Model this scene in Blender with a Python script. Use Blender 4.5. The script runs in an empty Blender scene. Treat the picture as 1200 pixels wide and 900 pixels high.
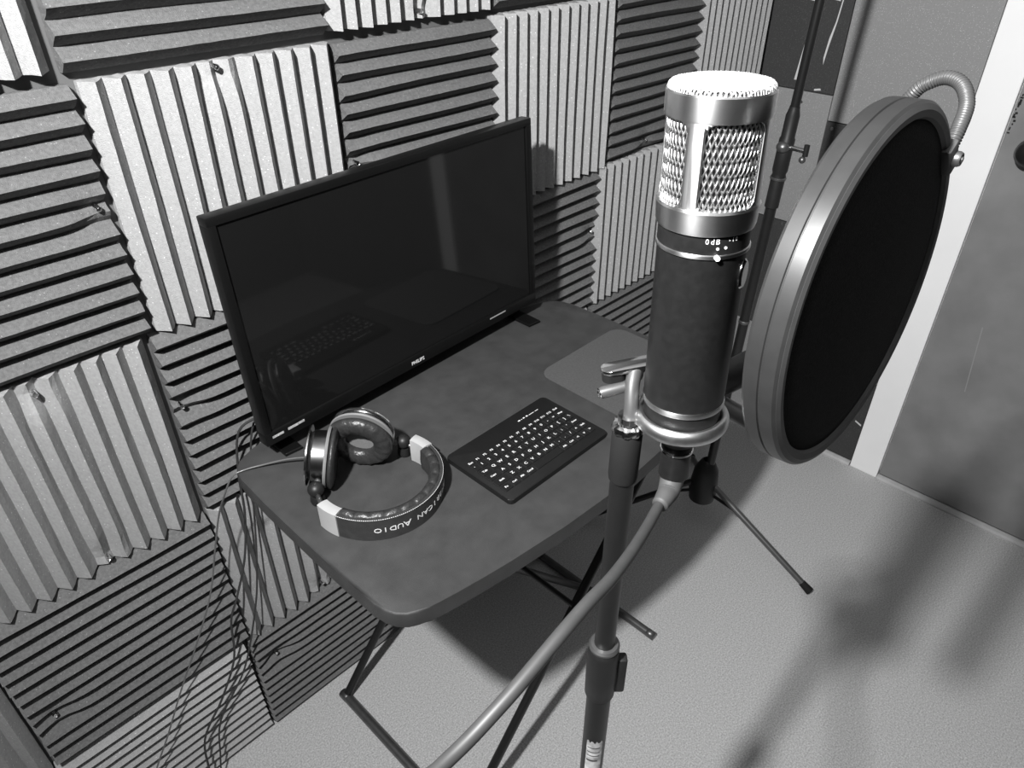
import bpy, bmesh, math, random
from mathutils import Vector, Matrix
random.seed(7)
PI = math.pi
S = bpy.context.scene
COL = S.collection

# ------------------------------------------------------------------ camera
cam_d = bpy.data.cameras.new('camera')
cam = bpy.data.objects.new('camera', cam_d); COL.objects.link(cam)
M = [[0.6994401264406331, -0.4097996627860529, 0.5855320195385343],
     [-0.7146779430948835, -0.3960575171203945, 0.5765187601333618],
     [-0.004352835639377967, -0.8217071738233171, -0.5698932999334444]]
cam.matrix_world = Matrix(((M[0][0], -M[0][1], -M[0][2], 0.0),
                           (M[1][0], -M[1][1], -M[1][2], -0.889),
                           (M[2][0], -M[2][1], -M[2][2], 1.3557),
                           (0, 0, 0, 1)))
cam_d.sensor_width = 36.0
cam_d.lens = 25.8136
cam_d.clip_start = 0.02
S.camera = cam

# ------------------------------------------------------------------ light
S.view_settings.view_transform = 'Standard'
S.view_settings.look = 'None'
S.view_settings.gamma = 1.0
S.view_settings.exposure = 0.0
S.view_settings.use_curve_mapping = False
w = bpy.data.worlds.new('room_air'); S.world = w; w.use_nodes = True
w.node_tree.nodes['Background'].inputs[0].default_value = (0.5, 0.5, 0.5, 1)
w.node_tree.nodes['Background'].inputs[1].default_value = 0.02

LIGHT_POS = Vector((-0.30, -0.712, 1.80))
ld = bpy.data.lights.new('work_lamp', 'SPOT')
ld.energy = 172.0
ld.shadow_soft_size = 0.030
ld.spot_size = math.radians(158)
ld.spot_blend = 1.0
lo = bpy.data.objects.new('work_lamp', ld); COL.objects.link(lo)
lo.location = LIGHT_POS
lo.rotation_euler = (Vector((1.6, -0.1, 1.0)) - LIGHT_POS).to_track_quat('-Z', 'Y').to_euler()

cd = bpy.data.lights.new('added_fill', 'AREA'); cd.energy = 7.0; cd.shape = 'SQUARE'; cd.size = 1.6  # added soft fill that lifts the shadows, not a fixture of the room
co_ = bpy.data.objects.new('added_fill', cd); COL.objects.link(co_); co_.location = (-0.2, -1.2, 2.38)

# ------------------------------------------------------------------ materials
def mat(name, v, rough=0.6, metal=0.0, noise=0.0, nscale=60.0, bump=0.0, bscale=300.0, spec=0.5,
        glint=0.0, spscale=500.0, coat=0.0):
    m = bpy.data.materials.new(name); m.use_nodes = True
    nt = m.node_tree; b = nt.nodes['Principled BSDF']
    b.inputs['Roughness'].default_value = rough
    b.inputs['Metallic'].default_value = metal
    b.inputs['Specular IOR Level'].default_value = spec
    b.inputs['Coat Weight'].default_value = coat
    b.inputs['Base Color'].default_value = (v, v, v, 1)
    tc = nt.nodes.new('ShaderNodeTexCoord')
    if noise or glint:
        n = nt.nodes.new('ShaderNodeTexNoise'); n.inputs['Scale'].default_value = nscale
        n.inputs['Detail'].default_value = 6
        nt.links.new(tc.outputs['Object'], n.inputs['Vector'])
        mr = nt.nodes.new('ShaderNodeMapRange')
        mr.inputs[1].default_value = 0.3; mr.inputs[2].default_value = 0.7
        mr.inputs[3].default_value = v * (1 - noise); mr.inputs[4].default_value = v * (1 + noise)
        nt.links.new(n.outputs['Fac'], mr.inputs[0])
        out = mr.outputs[0]
        if glint:  # bright dots put into the base colour as glints off the foam cells
            n2 = nt.nodes.new('ShaderNodeTexVoronoi'); n2.inputs['Scale'].default_value = spscale
            nt.links.new(tc.outputs['Object'], n2.inputs['Vector'])
            sx = nt.nodes.new('ShaderNodeSeparateColor'); nt.links.new(n2.outputs['Color'], sx.inputs[0])
            a = nt.nodes.new('ShaderNodeMath'); a.operation = 'GREATER_THAN'; a.inputs[1].default_value = 0.955
            nt.links.new(sx.outputs[0], a.inputs[0])
            c = nt.nodes.new('ShaderNodeMath'); c.operation = 'LESS_THAN'; c.inputs[1].default_value = 0.33
            nt.links.new(n2.outputs['Distance'], c.inputs[0])
            d = nt.nodes.new('ShaderNodeMath'); d.operation = 'MULTIPLY'
            nt.links.new(a.outputs[0], d.inputs[0]); nt.links.new(c.outputs[0], d.inputs[1])
            e = nt.nodes.new('ShaderNodeMath'); e.operation = 'MULTIPLY_ADD'; e.inputs[1].default_value = glint
            nt.links.new(d.outputs[0], e.inputs[0]); nt.links.new(out, e.inputs[2])
            out = e.outputs[0]
        nt.links.new(out, b.inputs['Base Color'])
    if bump:
        n = nt.nodes.new('ShaderNodeTexNoise'); n.inputs['Scale'].default_value = bscale
        n.inputs['Detail'].default_value = 4
        nt.links.new(tc.outputs['Object'], n.inputs['Vector'])
        bp = nt.nodes.new('ShaderNodeBump'); bp.inputs['Strength'].default_value = bump
        bp.inputs['Distance'].default_value = 0.002
        nt.links.new(n.outputs['Fac'], bp.inputs['Height']); nt.links.new(bp.outputs[0], b.inputs['Normal'])
    return m

MT = {
 'foam_light': mat('light_grey_foam', 0.36, 0.95, noise=0.10, nscale=260, bump=0.6, bscale=900, spec=0.1, glint=0.30, spscale=430),
 'foam_dark': mat('charcoal_foam', 0.144, 0.95, noise=0.18, nscale=260, bump=0.6, bscale=900, spec=0.1, glint=0.12, spscale=430),
 'panel_light': mat('flat_light_grey_foam', 0.27, 0.9, noise=0.06, nscale=300, bump=0.3, bscale=900, spec=0.2, glint=0.35, spscale=800),
 'panel_dark': mat('flat_charcoal_foam', 0.05, 0.7, noise=0.12, nscale=300, bump=0.3, bscale=900, spec=0.2, glint=0.1, spscale=800),
 'wall': mat('painted_plaster', 0.12, 0.9, noise=0.1, nscale=8),
 'wall_far': mat('dull_plaster', 0.09, 0.9, noise=0.1, nscale=8),
 'ceiling': mat('ceiling_paint', 0.6, 0.9, noise=0.05, nscale=10),
 'carpet': mat('short_pile_carpet', 0.50, 1.0, noise=0.30, nscale=330, bump=0.7, bscale=900, spec=0.05),
 'door': mat('painted_door', 0.21, 0.55, noise=0.16, nscale=9, bump=0.05, bscale=60, spec=0.3),
 'white_paint': mat('white_gloss_paint', 0.92, 0.5, noise=0.02, nscale=10),
 'scuff': mat('pale_scuff', 0.27, 0.6),
 'strip': mat('worn_strip', 0.42, 0.6, noise=0.15, nscale=30),
 'table': mat('moulded_plastic', 0.049, 0.46, noise=0.16, nscale=35, bump=0.25, bscale=1200, spec=0.35),
 'black_metal': mat('black_powder_coat', 0.011, 0.36, spec=0.5, noise=0.1),
 'black_plastic': mat('black_plastic', 0.014, 0.45, spec=0.4, noise=0.1),
 'tv_plastic': mat('gloss_black_plastic', 0.005, 0.35, spec=0.25, noise=0.05),
 'screen': mat('glass_screen', 0.008, 0.05, spec=0.4),
 'rubber': mat('black_rubber', 0.012, 0.75, spec=0.2, noise=0.1),
 'chrome': mat('chrome', 0.8, 0.14, 1.0, noise=0.03),
 'nickel': mat('satin_nickel', 0.82, 0.33, 1.0, noise=0.04, nscale=150),
 'ring_metal': mat('ring_metal', 0.72, 0.34, 1.0, noise=0.08, nscale=300),
 'wire': mat('grille_wire', 0.62, 0.36, 0.95, noise=0.03),
 'wire_top': mat('grille_wire_top', 0.80, 0.45, 0.75, noise=0.03),
 'dark_steel': mat('dark_steel', 0.16, 0.38, 0.8, noise=0.1),
 'mic_black': mat('satin_black_enamel', 0.011, 0.42, noise=0.2, nscale=200, spec=0.4),
 'grey_cast': mat('grey_cast_metal', 0.075, 0.45, 0.3, noise=0.1, nscale=90),
 'cable_grey': mat('grey_cable_sheath', 0.045, 0.5, noise=0.08, nscale=120, spec=0.5),
 'boot_grey': mat('grey_boot_rubber', 0.06, 0.6, noise=0.06, nscale=90),
 'cable_dark': mat('dark_cable_sheath', 0.03, 0.6, noise=0.1),
 'cable_white': mat('pale_cable_sheath', 0.11, 0.3, noise=0.05),
 'leather': mat('black_leatherette', 0.030, 0.36, noise=0.15, nscale=120, bump=0.5, bscale=260, spec=0.6),
 'leather_matt': mat('black_leatherette_band', 0.035, 0.5, noise=0.15, nscale=120, bump=0.2, bscale=600, spec=0.4),
 'silver_plastic': mat('silver_plastic', 0.44, 0.4, 0.1, noise=0.04),
 'collar_grey': mat('collar_silver_plastic', 0.22, 0.4, 0.1, noise=0.04),
 'grey_fabric': mat('grey_speaker_cloth', 0.20, 0.9, noise=0.2, nscale=900),
 'dark_silver': mat('brushed_dark_silver', 0.26, 0.27, 1.0, noise=0.05),
 'mesh_black': mat('black_nylon_mesh', 0.012, 0.85, noise=0.4, nscale=900, bump=0.4, bscale=1500, spec=0.15),
 'hoop': mat('pewter_hoop_plastic', 0.048, 0.36, 0.5, noise=0.1, nscale=90),
 'hoop_lip': mat('grey_hoop_lip', 0.06, 0.5, 0.0, noise=0.08, nscale=90),
 'pad': mat('grey_mouse_mat', 0.080, 0.85, noise=0.10, nscale=300, spec=0.2),
 'print': mat('white_print', 0.75, 0.6),
 'print_dim': mat('pale_print', 0.35, 0.6),
 'key': mat('black_keycap', 0.009, 0.5, spec=0.4),
 'key_body': mat('black_keyboard_body', 0.009, 0.5, spec=0.4, noise=0.1),
 'sticker': mat('silver_sticker', 0.6, 0.35, 0.3, noise=0.5, nscale=700),
 'label': mat('worn_white_label', 0.45, 0.5, noise=0.5, nscale=120),
 'pearl': mat('pale_gloss', 0.6, 0.25),
}

# the silver head of the microphone is brushed around its axis
for nm in ('nickel',):
    nt = MT[nm].node_tree; b = nt.nodes['Principled BSDF']
    tg = nt.nodes.new('ShaderNodeTangent'); tg.direction_type = 'RADIAL'; tg.axis = 'Z'
    nt.links.new(tg.outputs[0], b.inputs['Tangent'])
    b.inputs['Anisotropic'].default_value = 0.8
    b.inputs['Anisotropic Rotation'].default_value = 0.25

# ------------------------------------------------------------------ helpers
def obj(name, bm, m, parent=None, smooth=False, auto=None, mw=None):
    me = bpy.data.meshes.new(name)
    bmesh.ops.recalc_face_normals(bm, faces=bm.faces[:])
    bm.to_mesh(me); bm.free()
    if m is not None: me.materials.append(MT[m] if isinstance(m, str) else m)
    if smooth:
        for p in me.polygons: p.use_smooth = True
    if auto is not None:
        for p in me.polygons: p.use_smooth = True
        b2 = bmesh.new(); b2.from_mesh(me)
        for e in b2.edges:
            if len(e.link_faces) == 2 and e.calc_face_angle(0) > auto: e.smooth = False
        b2.to_mesh(me); b2.free()
    o = bpy.data.objects.new(name, me); COL.objects.link(o)
    if parent is not None: o.parent = parent
    if mw is not None: o.matrix_world = mw
    return o

def tag(o, label=None, cat=None, group=None, kind=None):
    if label: o['label'] = label
    if cat: o['category'] = cat
    if group: o['group'] = group
    if kind: o['kind'] = kind
    return o

def thing(name, label, cat, loc=(0, 0, 0), group=None):
    o = bpy.data.objects.new(name, None); COL.objects.link(o)
    o.empty_display_size = 0.05
    o.location = loc
    return tag(o, label, cat, group)

def sub(name, bm, m, par, **k):
    """part whose mesh is written in world coordinates"""
    loc = Vector((0, 0, 0)); p = par
    while p is not None:
        loc += p.location; p = p.parent
    for v in bm.verts: v.co -= loc
    return obj(name, bm, m, par, **k)

def box(bm, lo, hi, bev=0.0, seg=2, mw=None):
    lo = Vector(lo); hi = Vector(hi)
    r = bmesh.ops.create_cube(bm, size=1.0)
    vs = r['verts']
    for v in vs:
        v.co = Vector([(lo[i] + hi[i]) / 2 + v.co[i] * (hi[i] - lo[i]) for i in range(3)])
    if bev:
        es = list({e for v in vs for e in v.link_edges})
        rr = bmesh.ops.bevel(bm, geom=es, offset=bev, segments=seg, profile=0.5, affect='EDGES')
        vs = list({v for f in rr['faces'] for v in f.verts} | {v for v in vs if v.is_valid})
    if mw is not None:
        for v in vs: v.co = mw @ v.co
    return vs

def B(lo, hi, bev=0.0, seg=2, mw=None):
    bm = bmesh.new(); box(bm, lo, hi, bev, seg, mw); return bm

def frame_of(d):
    d = Vector(d).normalized()
    a = d.orthogonal().normalized(); b = d.cross(a)
    return Matrix((a, b, d)).transposed()

def catmull(pts, n=8):
    pts = [Vector(p) for p in pts]
    P = [2 * pts[0] - pts[1]] + pts + [2 * pts[-1] - pts[-2]]
    out = []
    for i in range(1, len(P) - 2):
        for k in range(n):
            t = k / n
            p0, p1, p2, p3 = P[i - 1], P[i], P[i + 1], P[i + 2]
            out.append(0.5 * ((2 * p1) + (p2 - p0) * t + (2 * p0 - 5 * p1 + 4 * p2 - p3) * t * t + (3 * p1 - p0 - 3 * p2 + p3) * t ** 3))
    out.append(pts[-1])
    return out

def tube(bm, pts, r, sides=12, caps=True, radf=None):
    pts = [Vector(p) for p in pts]
    n = len(pts); rings = []
    T = []
    for i in range(n):
        a = pts[max(i - 1, 0)]; b = pts[min(i + 1, n - 1)]
        T.append((b - a).normalized())
    a = T[0].orthogonal().normalized()
    for i in range(n):
        a = (a - T[i] * a.dot(T[i])).normalized(); b = T[i].cross(a)
        rr = radf(i / (n - 1)) if radf else (r[i] if isinstance(r, (list, tuple)) else r)
        rings.append([bm.verts.new(pts[i] + (a * math.cos(2 * PI * k / sides) + b * math.sin(2 * PI * k / sides)) * rr) for k in range(sides)])
    for i in range(n - 1):
        for k in range(sides):
            bm.faces.new((rings[i][k], rings[i][(k + 1) % sides], rings[i + 1][(k + 1) % sides], rings[i + 1][k]))
    if caps:
        bm.faces.new(rings[0][::-1]); bm.faces.new(rings[-1])
    return rings

def TB(pts, r, sides=12, **k):
    bm = bmesh.new(); tube(bm, pts, r, sides, **k); return bm

def lathe(bm, prof, origin=(0, 0, 0), axis=(0, 0, 1), seg=48, closed=False):
    """prof: list of (radius, height)"""
    R = frame_of(axis); o = Vector(origin); rings = []
    for (r, h) in prof:
        if r < 1e-6: rings.append([bm.verts.new(o + R @ Vector((0, 0, h)))])
        else: rings.append([bm.verts.new(o + R @ Vector((r * math.cos(2 * PI * k / seg), r * math.sin(2 * PI * k / seg), h))) for k in range(seg)])
    pairs = list(zip(rings[:-1], rings[1:]))
    if closed: pairs.append((rings[-1], rings[0]))
    for A, C_ in pairs:
        for k in range(seg):
            k2 = (k + 1) % seg
            if len(A) == 1 and len(C_) == 1: continue
            if len(A) == 1: bm.faces.new((A[0], C_[k], C_[k2]))
            elif len(C_) == 1: bm.faces.new((A[k], A[k2], C_[0]))
            else: bm.faces.new((A[k], A[k2], C_[k2], C_[k]))
    return bm

def LT(prof, origin=(0, 0, 0), axis=(0, 0, 1), seg=48, closed=False):
    return lathe(bmesh.new(), prof, origin, axis, seg, closed)

def prism(bm, outline, z0, z1, mw=None, bev=0.0, seg=2):
    """outline: list of (x, y) ; extruded z0..z1"""
    a = [bm.verts.new((x, y, z0)) for x, y in outline]
    b = [bm.verts.new((x, y, z1)) for x, y in outline]
    n = len(outline)
    f0 = bm.faces.new(a[::-1]); f1 = bm.faces.new(b)
    for i in range(n): bm.faces.new((a[i], a[(i + 1) % n], b[(i + 1) % n], b[i]))
    if bev:
        es = list(f1.edges) + list(f0.edges)
        bmesh.ops.bevel(bm, geom=es, offset=bev, segments=seg, profile=0.5, affect='EDGES')
    if mw is not None:
        for v in bm.verts: v.co = mw @ v.co
    return bm

def rrect(x0, y0, x1, y1, r, n=6):
    out = []
    for cx, cy, a0 in ((x1 - r, y1 - r, 0), (x0 + r, y1 - r, PI / 2), (x0 + r, y0 + r, PI), (x1 - r, y0 + r, 1.5 * PI)):
        for k in range(n + 1):
            a = a0 + PI / 2 * k / n
            out.append((cx + r * math.cos(a), cy + r * math.sin(a)))
    return out

def text_bm(s, size, ext=0.0002, align='CENTER', sx=1.0, bold=0.0):
    c = bpy.data.curves.new('lettering', 'FONT'); c.body = s; c.offset = bold; c.size = size; c.extrude = ext
    c.align_x = align; c.align_y = 'CENTER'; c.resolution_u = 2
    o = bpy.data.objects.new('lettering', c); COL.objects.link(o)
    dg = bpy.context.evaluated_depsgraph_get()
    me = bpy.data.meshes.new_from_object(o.evaluated_get(dg))
    bm = bmesh.new(); bm.from_mesh(me)
    for v in bm.verts: v.co.x *= sx
    bpy.data.objects.remove(o); bpy.data.curves.remove(c); bpy.data.meshes.remove(me)
    return bm

def join_bm(dst, src, mw):
    mp = {}
    for v in src.verts: mp[v] = dst.verts.new(mw @ v.co)
    for f in src.faces:
        try: dst.faces.new([mp[v] for v in f.verts])
        except ValueError: pass
    src.free()

def axes(o, x, y, z):
    m = Matrix((Vector(x), Vector(y), Vector(z))).transposed().to_4x4(); m.translation = Vector(o); return m

# ------------------------------------------------------------------ the room
def struct(name, bm, m, label=None, parent=None, **k):
    o = obj(name, bm, m, parent, **k)
    if parent is None: o['kind'] = 'structure'
    if label: o['label'] = label
    return o

FX0, FX1, FY0, FY1, ZC = -1.5, 1.787, -2.3, 0.022, 2.4
struct('floor', B((FX0 - .1, FY0 - .1, -0.05), (FX1 + .1, FY1 + .1, 0)), 'carpet', 'short pale grey carpet across the whole room')
struct('ceiling', B((FX0, FY0, ZC), (FX1 + .1, FY1 + .1, ZC + .05)), 'ceiling', 'plain ceiling of the small room')
struct('wall_left', B((FX0, FY1, 0), (FX1 + .1, FY1 + .1, ZC)), 'wall', 'wall behind the foam tiles and desk')
struct('wall_right', B((FX0, FY0 - .1, 0), (FX1 + .1, FY0, ZC)), 'wall_far', 'wall on the side behind the camera')
struct('wall_front', B((FX0 - .1, FY0 - .1, 0), (FX0, FY1 + .1, ZC)), 'wall_far', 'wall at the near end of the room')
DY0, DY1 = -1.245, -0.540      # door opening
bm = bmesh.new()
box(bm, (FX1, DY1, 0), (FX1 + .1, FY1, ZC)); box(bm, (FX1, FY0, 0), (FX1 + .1, DY0, ZC)); box(bm, (FX1, DY0, 2.03), (FX1 + .1, DY1, ZC))
struct('wall_back', bm, 'wall', 'end wall holding the door')
# door leaf
d = struct('door_1', B((FX1 - .018, DY0 + .004, 0.012), (FX1 + .02, DY1 - .006, 2.02), 0.002), 'door', 'scuffed dark grey door leaf beside the white casing')
struct('scratch', prism(bmesh.new(), [(0, 0), (.0022, .0), (.0025, .17), (.0, .17)], 0, .0003, axes((FX1 - .0184, -.66, .34), (0, 1, 0), (0, 0.10, 1), (-1, 0, 0))), 'scuff', parent=d, label='thin pale vertical scuff')
bm = LT([(0.0, .058), (.018, .056), (.026, .046), (.027, .036), (.020, .026), (.011, .020), (.011, .006), (.024, .005), (.026, 0)], (FX1 - .018, -.607, .905), (-1, 0, 0), 32)
struct('door_knob', bm, 'black_metal', parent=d, smooth=True, label='dark round door knob')
bm = bmesh.new()
for i in range(14):
    z = .925 + i * .0055 + random.uniform(-.002, .002); y = -.548 - random.uniform(0, .004)
    box(bm, (FX1 - .0195, y - random.uniform(.002, .006), z), (FX1 - .0175, y, z + random.uniform(.002, .006)))
struct('chipped_paint', bm, 'black_metal', parent=d, label='chipped dark patch by the latch')
# casing
def casing(name, y0, y1, z0, z1, lab):
    bm = B((FX1 - .026, y0, z0), (FX1 + .0, y1, z1), 0.002)
    return struct(name, bm, 'white_paint', lab)
casing('trim_1', -.5445, -.472, 0.0, 2.03, 'white vertical door casing left of the grey door')
casing('trim_2', -1.315, -1.243, 0.0, 2.03, 'white vertical door casing right of the grey door')
casing('trim_3', -1.315, -.472, 2.032, 2.10, 'white casing board across the top of the door')
struct('trim_4', B((FX1 - .012, -.5465, 0.02), (FX1 - .0, -.5448, 2.03)), 'white_paint', 'thin door stop edge beside the white casing')
def strip(name, y0, y1, lab):
    pr = [(0, 0), (.014, 0), (.0135, .004), (.010, .009), (.004, .0115), (0, .012)]
    return struct(name, prism(bmesh.new(), pr, 0, y1 - y0, axes((FX1 - .0185, y0, 0), (-1, 0, 0), (0, 0, 1), (0, 1, 0))), 'strip', lab)
strip('trim_5', -1.242, -.546, 'worn pale threshold strip under the door')
strip('baseboard_back', -.470, 0.02, 'low pale strip along the foot of the end wall')

# ------------------------------------------------------------------ wedge foam tiles on the left wall
BASE_Y = FY1 - 0.0006
def foam_tile(name, x0, z0, w_, h_, orient, colr, label, screws=(), rot=0.0, ridges=12, seed=0):
    rnd = random.Random(seed)
    sub_ = 4; n = ridges * sub_; ml = 22
    L = w_ if orient == 'v' else h_          # across the ridges
    G = h_ if orient == 'v' else w_          # along the ridges
    bm = bmesh.new()
    depth_b, depth_r = 0.008, 0.0180
    ph = [rnd.uniform(0, 6.28) for _ in range(ridges + 1)]
    amp = [rnd.uniform(0.0002, 0.0012) for _ in range(ridges + 1)]
    def pos(i, j):
        c = i / n * L; g = j / ml * G
        t = (i % sub_) / sub_
        hgt = 1 - abs(2 * t - 1)
        hgt = min(hgt, 0.93) / 0.93
        k = i // sub_
        c2 = c + math.sin(g * 16 + ph[min(k, ridges)]) * amp[min(k, ridges)] * (1 if 0 < i < n else 0)
        h = depth_b + depth_r * hgt
        if i in (0, n): h = depth_b + 0.001
        for (sx, sz) in screws:
            sc, sg = (sx, sz) if orient == 'v' else (sz, sx)
            dc, dg = c - sc, g - sg
            gss = math.exp(-(dc / 0.020) ** 2 - (dg / 0.026) ** 2)
            h = h * (1 - 0.55 * gss)
            c2 -= dc * 0.28 * gss
        c2 += rnd.uniform(-.0002, .0002)
        g2 = g + (rnd.uniform(-.0007, .0007) if j in (0, ml) else 0)
        return (c2, g2, h)
    def world(c, g, h):
        return Vector((c, -h, g)) if orient == 'v' else Vector((g, -h, c))
    V = [[None] * (ml + 1) for _ in range(n + 1)]; W = {}
    for i in range(n + 1):
        for j in range(ml + 1):
            V[i][j] = bm.verts.new(world(*pos(i, j)))
    def basev(i, j):
        if (i, j) not in W:
            co = V[i][j].co; W[(i, j)] = bm.verts.new((co.x, 0, co.z))
        return W[(i, j)]
    for i in range(n):
        for j in range(ml):
            bm.faces.new((V[i][j], V[i + 1][j], V[i + 1][j + 1], V[i][j + 1]))
        for j in (0, ml):
            bm.faces.new((V[i][j], V[i + 1][j], basev(i + 1, j), basev(i, j)))
    for j in range(ml):
        for i in (0, n):
            bm.faces.new((V[i][j], V[i][j + 1], basev(i, j + 1), basev(i, j)))
    ring = [basev(i, 0) for i in range(n + 1)] + [basev(n, j) for j in range(1, ml + 1)] + [basev(i, ml) for i in range(n - 1, -1, -1)] + [basev(0, j) for j in range(ml - 1, 0, -1)]
    bm.faces.new(ring)
    o = obj(name, bm, 'foam_light' if colr == 'L' else 'foam_dark')
    o.location = (x0, BASE_Y, z0); o.rotation_euler = (0, rot, 0)
    tag(o, label, 'foam tile', 'wedge foam tiles on the left wall')
    for (sx, sz) in screws:
        s = LT([(0.0, .0016), (.0012, .0016), (.0014, .0008), (.0022, .0008), (.0030, .0018), (.0034, .001), (.0034, -.012), (0, -.012)], (0, 0, 0), (0, -1, 0), 16)
        so = obj('screw', s, 'chrome', o, smooth=False)
        so.location = (sx, -0.0185, sz); so['label'] = 'small bright screw head'
    return o

TILES = [
 # x0, z0, w, h, orient, colour, screws, label
 (-.062, 1.190, .303, .305, 'v', 'L', [], 'pale vertical-ridged foam tile in the top left corner of the photo'),
 (.252, 1.188, .318, .300, 'h', 'D', [], 'dark horizontal-ridged foam tile above the large pale tile at the top left'),
 (.578, 1.190, .290, .300, 'v', 'L', [(.150, .010)], 'pale vertical-ridged tile at the top edge, over the middle of the screen'),
 (.875, 1.186, .300, .300, 'h', 'D', [], 'dark tile at the top edge, right of the pale tile over the screen'),
 (1.182, 1.186, .290, .300, 'v', 'L', [], 'pale foam tile above the dark tile beside the microphone grille'),
 (1.478, 1.186, .290, .300, 'h', 'D', [], 'dark foam tile in the top row next to the end wall'),
 (-.052, .878, .304, .300, 'h', 'D', [(.292, .170)], 'dark horizontal-ridged tile at the left edge with a bright screw at its right side'),
 (.262, .874, .313, .304, 'v', 'L', [(.152, .298)], 'large pale vertical-ridged foam tile rising above the screen left corner'),
 (.580, .876, .288, .298, 'h', 'D', [(.012, .140)], 'dark horizontal-ridged foam tile directly behind the top of the screen'),
 (.874, .872, .304, .306, 'v', 'L', [], 'pale vertical-ridged foam tile catching the screen shadow on its lower left'),
 (1.184, .878, .280, .300, 'h', 'D', [(.125, .020)], 'dark horizontal-ridged foam tile just left of the microphone grille'),
 (1.468, .874, .292, .304, 'v', 'L', [], 'pale finely ridged foam tile above the microphone, beside the end wall'),
 (-.062, .566, .304, .306, 'v', 'L', [(.170, .290), (.168, .012)], 'pale vertical-ridged foam tile at the left edge, level with the headphones'),
 (.250, .568, .300, .302, 'h', 'D', [(.010, .190)], 'dark horizontal-ridged foam tile just left of the screen and desk corner'),
 (.556, .566, .300, .302, 'v', 'L', [], 'pale foam tile hidden behind the lower part of the screen'),
 (.860, .566, .294, .302, 'h', 'D', [(.283, .178)], 'dark horizontal-ridged foam tile right of the screen, half in its shadow'),
 (1.158, .566, .300, .308, 'v', 'L', [], 'narrow-looking pale vertical-ridged tile between the screen and microphone body'),
 (1.464, .566, .296, .302, 'h', 'D', [], 'dark foam tile behind the microphone body, beside the end wall'),
 (-.372, .258, .300, .300, 'v', 'L', [], 'pale vertical-ridged foam tile cut by the bottom left corner of the photo'),
 (-.066, .262, .312, .298, 'h', 'D', [(.030, .100)], 'dark horizontal-ridged foam tile low on the wall crossed by hanging cables'),
 (.252, .262, .298, .300, 'v', 'L', [(.150, .012)], 'pale vertical-ridged foam tile under the left end of the desk'),
 (.556, .262, .292, .298, 'h', 'D', [], 'dark foam tile low behind the middle of the desk'),
 (.852, .262, .300, .298, 'v', 'L', [], 'pale foam tile low behind the right half of the desk'),
 (1.156, .262, .300, .300, 'h', 'D', [(.006, .240)], 'dark horizontal-ridged tile right of the desk rear corner, under the narrow pale tile'),
 (1.462, .262, .300, .300, 'v', 'L', [], 'pale foam tile low on the wall behind the dark tripod stand'),
 (-.374, .002, .300, .252, 'h', 'D', [], 'dark foam tile at floor level beyond the bottom left corner'),
 (-.068, .002, .306, .254, 'h', 'L', [], 'pale horizontal-ridged foam tile standing on the carpet at the bottom left'),
 (.244, .002, .306, .256, 'h', 'D', [(.040, .180)], 'dark horizontal-ridged tile meeting the carpet under the desk left corner'),
 (.556, .002, .292, .256, 'v', 'L', [], 'pale foam tile at floor level behind the middle of the desk'),
 (.852, .002, .300, .256, 'h', 'D', [], 'dark foam tile at floor level behind the right half of the desk'),
 (1.156, .002, .300, .256, 'v', 'L', [], 'pale foam tile at floor level left of the tripod stand'),
 (1.462, .002, .300, .256, 'h', 'D', [], 'dark foam tile at floor level in the room corner'),
]
for k, (x0, z0, w_, h_, orr, cc, sc, lab) in enumerate(TILES):
    foam_tile('foam_tile', x0, z0, w_, h_, orr, cc, lab, sc, rot=math.radians(random.uniform(-.5, .5)), seed=100 + k)

# flat foam panels on the end wall
def panel(y0, y1, z0, z1, cc, label, screws=(), streaks=()):
    bm = B((0, 0, 0), (0.02, y1 - y0, z1 - z0), 0.0015)
    o = obj('foam_tile', bm, 'panel_light' if cc == 'L' else 'panel_dark')
    o.location = (FX1 - .0207, y0, z0)
    tag(o, label, 'foam panel', 'flat foam panels on the end wall')
    for (sy, sz) in screws:
        s = LT([(0.0, .0012), (.0035, .0010), (.004, 0), (.004, -.004), (0, -.004)], (0, 0, 0), (-1, 0, 0), 12)
        so = obj('screw', s, 'chrome', o); so.location = (0.0, sy, sz)
    for pts in streaks:  # thin pale glossy strips laid on the panel face
        s = prism(bmesh.new(), pts, 0, 0.0006, axes((0, 0, 0), (0, 1, 0), (0, 0, 1), (-1, 0, 0)))
        so = obj('pale_streak', s, 'pearl', o); so['label'] = 'shiny pale streak'
    return o
g = .0015
panel(-.184, .000, .938, 1.238, 'D', 'dark flat panel with shiny streaks behind the tripod stand pole', [(.02, .012), (.05, .012)],
      [[(.092, .02), (.099, .02), (.090, .105), (.088, .105)], [(.038, .060), (.0405, .075), (.037, .115), (.030, .150), (.024, .215), (.022, .215), (.027, .150), (.034, .10)],
       [(.085, .185), (.105, .188), (.104, .200), (.086, .198)], [(.030, .190), (.046, .192), (.044, .215), (.034, .205)], [(.030, .006), (.046, .003), (.046, .007), (.032, .010)]])
panel(-.184, .000, .622, .936, 'L', 'pale flat foam panel behind the clutch of the tripod stand', [(.07, .29)])
panel(-.184, .000, .314, .620, 'D', 'dark flat foam panel behind the middle of the tripod stand pole', [(.055, .30), (.07, .008)])
panel(-.184, .000, .014, .312, 'L', 'pale flat foam panel at floor level in the room corner')
panel(-.470, -.1855, .882, 1.186, 'L', 'large pale flat foam panel between the tripod stand and the door casing')
panel(-.470, -.1855, .577, .880, 'D', 'dark flat panel behind the upper part of the pop filter', [(.27, .29)])
panel(-.470, -.1855, .268, .575, 'L', 'pale flat foam panel behind the pop filter, beside the door casing')
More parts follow.
